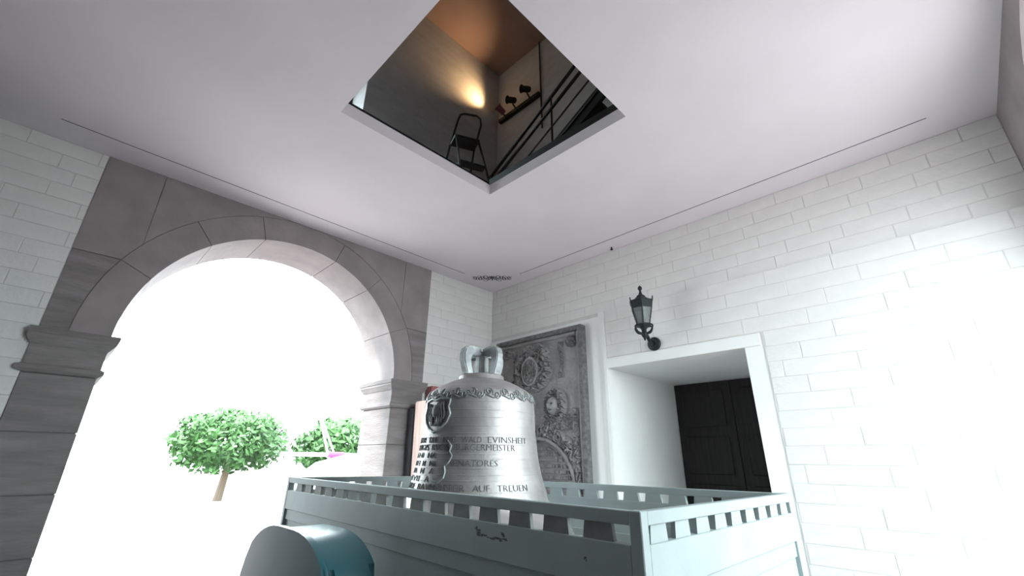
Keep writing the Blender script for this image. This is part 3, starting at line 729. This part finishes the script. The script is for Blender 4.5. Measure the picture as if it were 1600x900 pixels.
hexa(lb, [q0, q1, q1 + dd, q0 + dd, q0 + t * .7, q1 + t * .7, q1 + dd + t * .7, q0 + dd + t * .7]); obj('step', lb, 'steel', sl)
# toe boards round the hatch
tbm = bmesh.new(); box(tbm, HX1 + 0.012, HX1 + 0.03, HY0 - 0.2, HY1 + 0.03, zu, zu + 0.09); box(tbm, HX1 + 0.012, HX1 + 0.11, HY0 - 0.2, HY1 + 0.03, zu, zu + 0.012)
tag(obj('toe_board', tbm, 'steel'), 'black steel toe board along the right edge of the ceiling hatch', 'toe board')
tbm = bmesh.new(); box(tbm, HX0 - 0.1, HX1, HY1 + 0.012, HY1 + 0.03, zu, zu + 0.035)
tag(obj('edge_strip', tbm, 'steel'), 'thin dark steel strip along the left edge of the ceiling hatch', 'strip')
# stair with handrails rising to the right
st = thing('steel_stair', 'black steel stair railing rising to the right beyond the ceiling hatch', 'stair', (3.1, 2.4, zu))
def rail(name, y0, z0, y1, z1, r, x=3.1): rod(name, [Vector((x, y0, EYE + z0)), Vector((x, y1, EYE + z1))], r, 'steel', st)
rail('handrail', 3.52, 3.31, 0.9, 4.90, 0.020); rail('handrail', 3.42, 3.25, 0.9, 4.656, 0.020)
rail('rail', 2.95, 3.24, 0.9, 4.42, 0.010); rail('rail', 2.42, 3.26, 0.9, 4.17, 0.010)
for y, zt_ in ((2.475, 3.94), (1.35, 4.62)): rail('post', y, 2.72, y + 0.0, zt_, 0.012)
rail('post', 3.47, 2.72, 3.47, 3.33, 0.014)
sb = bmesh.new(); hexa(sb, [(3.11, 3.50, zu), (3.11, 3.15, zu), (3.11, 0.9, zu + 1.30), (3.11, 0.9, zu + 1.50), (3.15, 3.50, zu), (3.15, 3.15, zu), (3.15, 0.9, zu + 1.30), (3.15, 0.9, zu + 1.50)]); obj('stringer', sb, 'steel', st)
sb = bmesh.new(); hexa(sb, [(4.10, 3.50, zu), (4.10, 3.15, zu), (4.10, 0.9, zu + 1.30), (4.10, 0.9, zu + 1.50), (4.14, 3.50, zu), (4.14, 3.15, zu), (4.14, 0.9, zu + 1.30), (4.14, 0.9, zu + 1.50)]); obj('stringer', sb, 'steel', st)
for k in range(9):
    y = 3.20 - 0.27 * k; obj('tread', nb(3.15, 4.10, y - 0.26, y, zu + 0.13 + 0.157 * k, zu + 0.16 + 0.157 * k), 'steel', st)
# pipe and spot track on the wall
tag(obj('wall_pipe', tube(bmesh.new(), [(4.615, 3.90, EYE + 5.33), (4.615, 3.935, EYE + 7.39)], 0.014, 8), 'steel'), 'thin dark vertical pipe on the upper right wall above the spotlights', 'pipe')
tk = thing('spotlight_track', 'dark track with three spotlights on the upper right wall, the first one lit', 'spotlight', (4.60, 4.45, EYE + 6.10))
obj('track', nb(4.56, 4.638, 3.93, 4.96, EYE + 6.07, EYE + 6.15, bev=0.008), 'steel', tk)
def spot(y, z, aim, m):
    c = Vector((4.44, y, EYE + z)); d = Vector(aim).normalized(); q = d.to_track_quat('Z', 'Y').to_matrix().to_4x4(); mt = Matrix.Translation(c) @ q
    bm = bmesh.new(); lathe(bm, [(0.0, -0.10), (0.045, -0.10), (0.055, -0.08), (0.058, 0.05), (0.078, 0.075), (0.072, 0.075), (0.055, 0.05), (0.0, 0.05)], (0, 0, 0), 16)
    bmesh.ops.transform(bm, matrix=mt, verts=bm.verts); h = smooth_by_angle(obj('spot_head', bm, m, tk))
    rod('yoke', [(4.57, y, EYE + 6.13), (4.50, y, EYE + z - 0.06), tuple(c)], 0.014, 'steel', tk)
    bm = bmesh.new(); lathe(bm, [(0.0, 0.052), (0.055, 0.054), (0.0, 0.056)], (0, 0, 0), 12); bmesh.ops.transform(bm, matrix=mt, verts=bm.verts)
    return c, d, h, bm
AIM = (-0.84, 0.20, 0.50)
c, d, h, bm = spot(4.78, 6.20, AIM, 'lamp_red'); obj('lens', bm, 'glow', tk)
ld = bpy.data.lights.new('spot_beam', 'SPOT'); ld.energy = 62; ld.color = (1.0, 0.60, 0.28); ld.spot_size = math.radians(112); ld.spot_blend = 1.0; ld.shadow_soft_size = 0.04
lo = bpy.data.objects.new('spot_beam', ld); C.objects.link(lo); lo.parent = tk; lo.location = c + d * 0.12 - Vector(tk.location); lo.rotation_euler = d.to_track_quat('-Z', 'Y').to_euler()
for y, z in ((4.50, 6.24), (4.14, 6.25)):
    c, d, h, bm = spot(y, z, (-0.35, 0.75, 0.35), 'black'); obj('lens', bm, 'glass', tk)

# ================================================================== OUTSIDE, THROUGH THE ARCH
def tree(loc, h, rad, n, label, seed):
    rnd = random.Random(seed); x, y = loc
    t = thing('tree', label, 'tree', (x, y, -0.06))
    obj('trunk', tube(bmesh.new(), [(x, y, -0.06), (x + .1, y, h * .35), (x - .05, y + .1, h * .65)], 0.16, 8, r2=0.07), 'bark', t)
    V = []; F = []
    for _ in range(n):
        v = Vector((rnd.gauss(0, 1), rnd.gauss(0, 1), rnd.gauss(0, 1))).normalized()
        k = rnd.uniform(0.55, 1.0) * (1 + 0.22 * noise.noise(v * 2.2 + Vector((seed, 0, 0))))
        p = Vector((x + v.x * rad * k, y + v.y * rad * k, h * .62 + v.z * h * .36 * k))
        a = Vector((rnd.uniform(-1, 1), rnd.uniform(-1, 1), rnd.uniform(-1, 1))).normalized(); b = a.orthogonal().normalized(); s = rnd.uniform(0.09, 0.18)
        i = len(V); V += [p - a * s, p + b * s * .5, p + a * s, p - b * s * .5]; F.append((i, i + 1, i + 2, i + 3))
    me = bpy.data.meshes.new('foliage'); me.from_pydata(V, [], F); me.materials.append(M['leaf'])
    o = bpy.data.objects.new('foliage', me); C.objects.link(o); o.parent = t
    for v in me.vertices: v.co -= Vector((x, y, -0.06))
    o['kind'] = 'stuff'
tree((8.6, 17.5), 3.05, 2.0, 5200, 'round light green tree on the plaza right behind the parasol', 2)
tree((5.3, 21.0), 3.4, 2.1, 4600, 'green tree further off, left of the parasol', 6)
# white market parasol
px, py = 6.2, 12.6
pr = thing('market_parasol', 'big white market parasol on the plaza beyond the arch', 'parasol', (px, py, -0.06))
cb = bmesh.new(); lathe(cb, [(0.0, 1.62), (0.85, 1.38), (1.55, 0.80), (1.55, 0.72), (1.53, 0.72), (1.52, 0.79), (0.0, 1.58)], (px, py, 0), 8, 0.2); obj('canopy', cb, 'canvas', pr)
obj('pole', tube(bmesh.new(), [(px, py, -0.06), (px, py, 1.60)], 0.03, 8), 'pole', pr)
obj('base', lathe(bmesh.new(), [(0, -.06), (.3, -.06), (.3, 0.02), (.05, .06), (0, .06)], (px, py, 0), 16), 'steel', pr)
# barrier bar with a magenta section, and two slanting flag poles
bz = thing('barrier', 'white barrier bar with a magenta middle section on two posts', 'barrier', (6.5, 15.0, -0.06))
obj('white_bar', tube(bmesh.new(), [(5.2, 15.0, EYE + 0.10), (8.4, 15.0, EYE + 0.10)], 0.06, 8), 'canvas', bz)
obj('magenta_section', tube(bmesh.new(), [(6.66, 15.0, EYE + 0.105), (7.20, 15.0, EYE + 0.105)], 0.085, 8), 'magenta', bz)
for x in (5.4, 8.2): obj('post', tube(bmesh.new(), [(x, 15.0, -0.06), (x, 15.0, EYE + 0.10)], 0.05, 8), 'pole', bz)
tag(obj('leaning_pole', tube(bmesh.new(), [(6.05, 15.4, EYE + 1.95), (8.0, 15.4, -0.06)], 0.035, 8), 'pole'), 'grey slanting pole in front of the trees beyond the arch, lower of two', 'pole')
tag(obj('leaning_pole', tube(bmesh.new(), [(5.9, 15.8, EYE + 3.0), (7.3, 15.8, EYE - 0.6)], 0.045, 8), 'pole'), 'pinkish slanting pole beyond the arch, upper of two', 'pole')
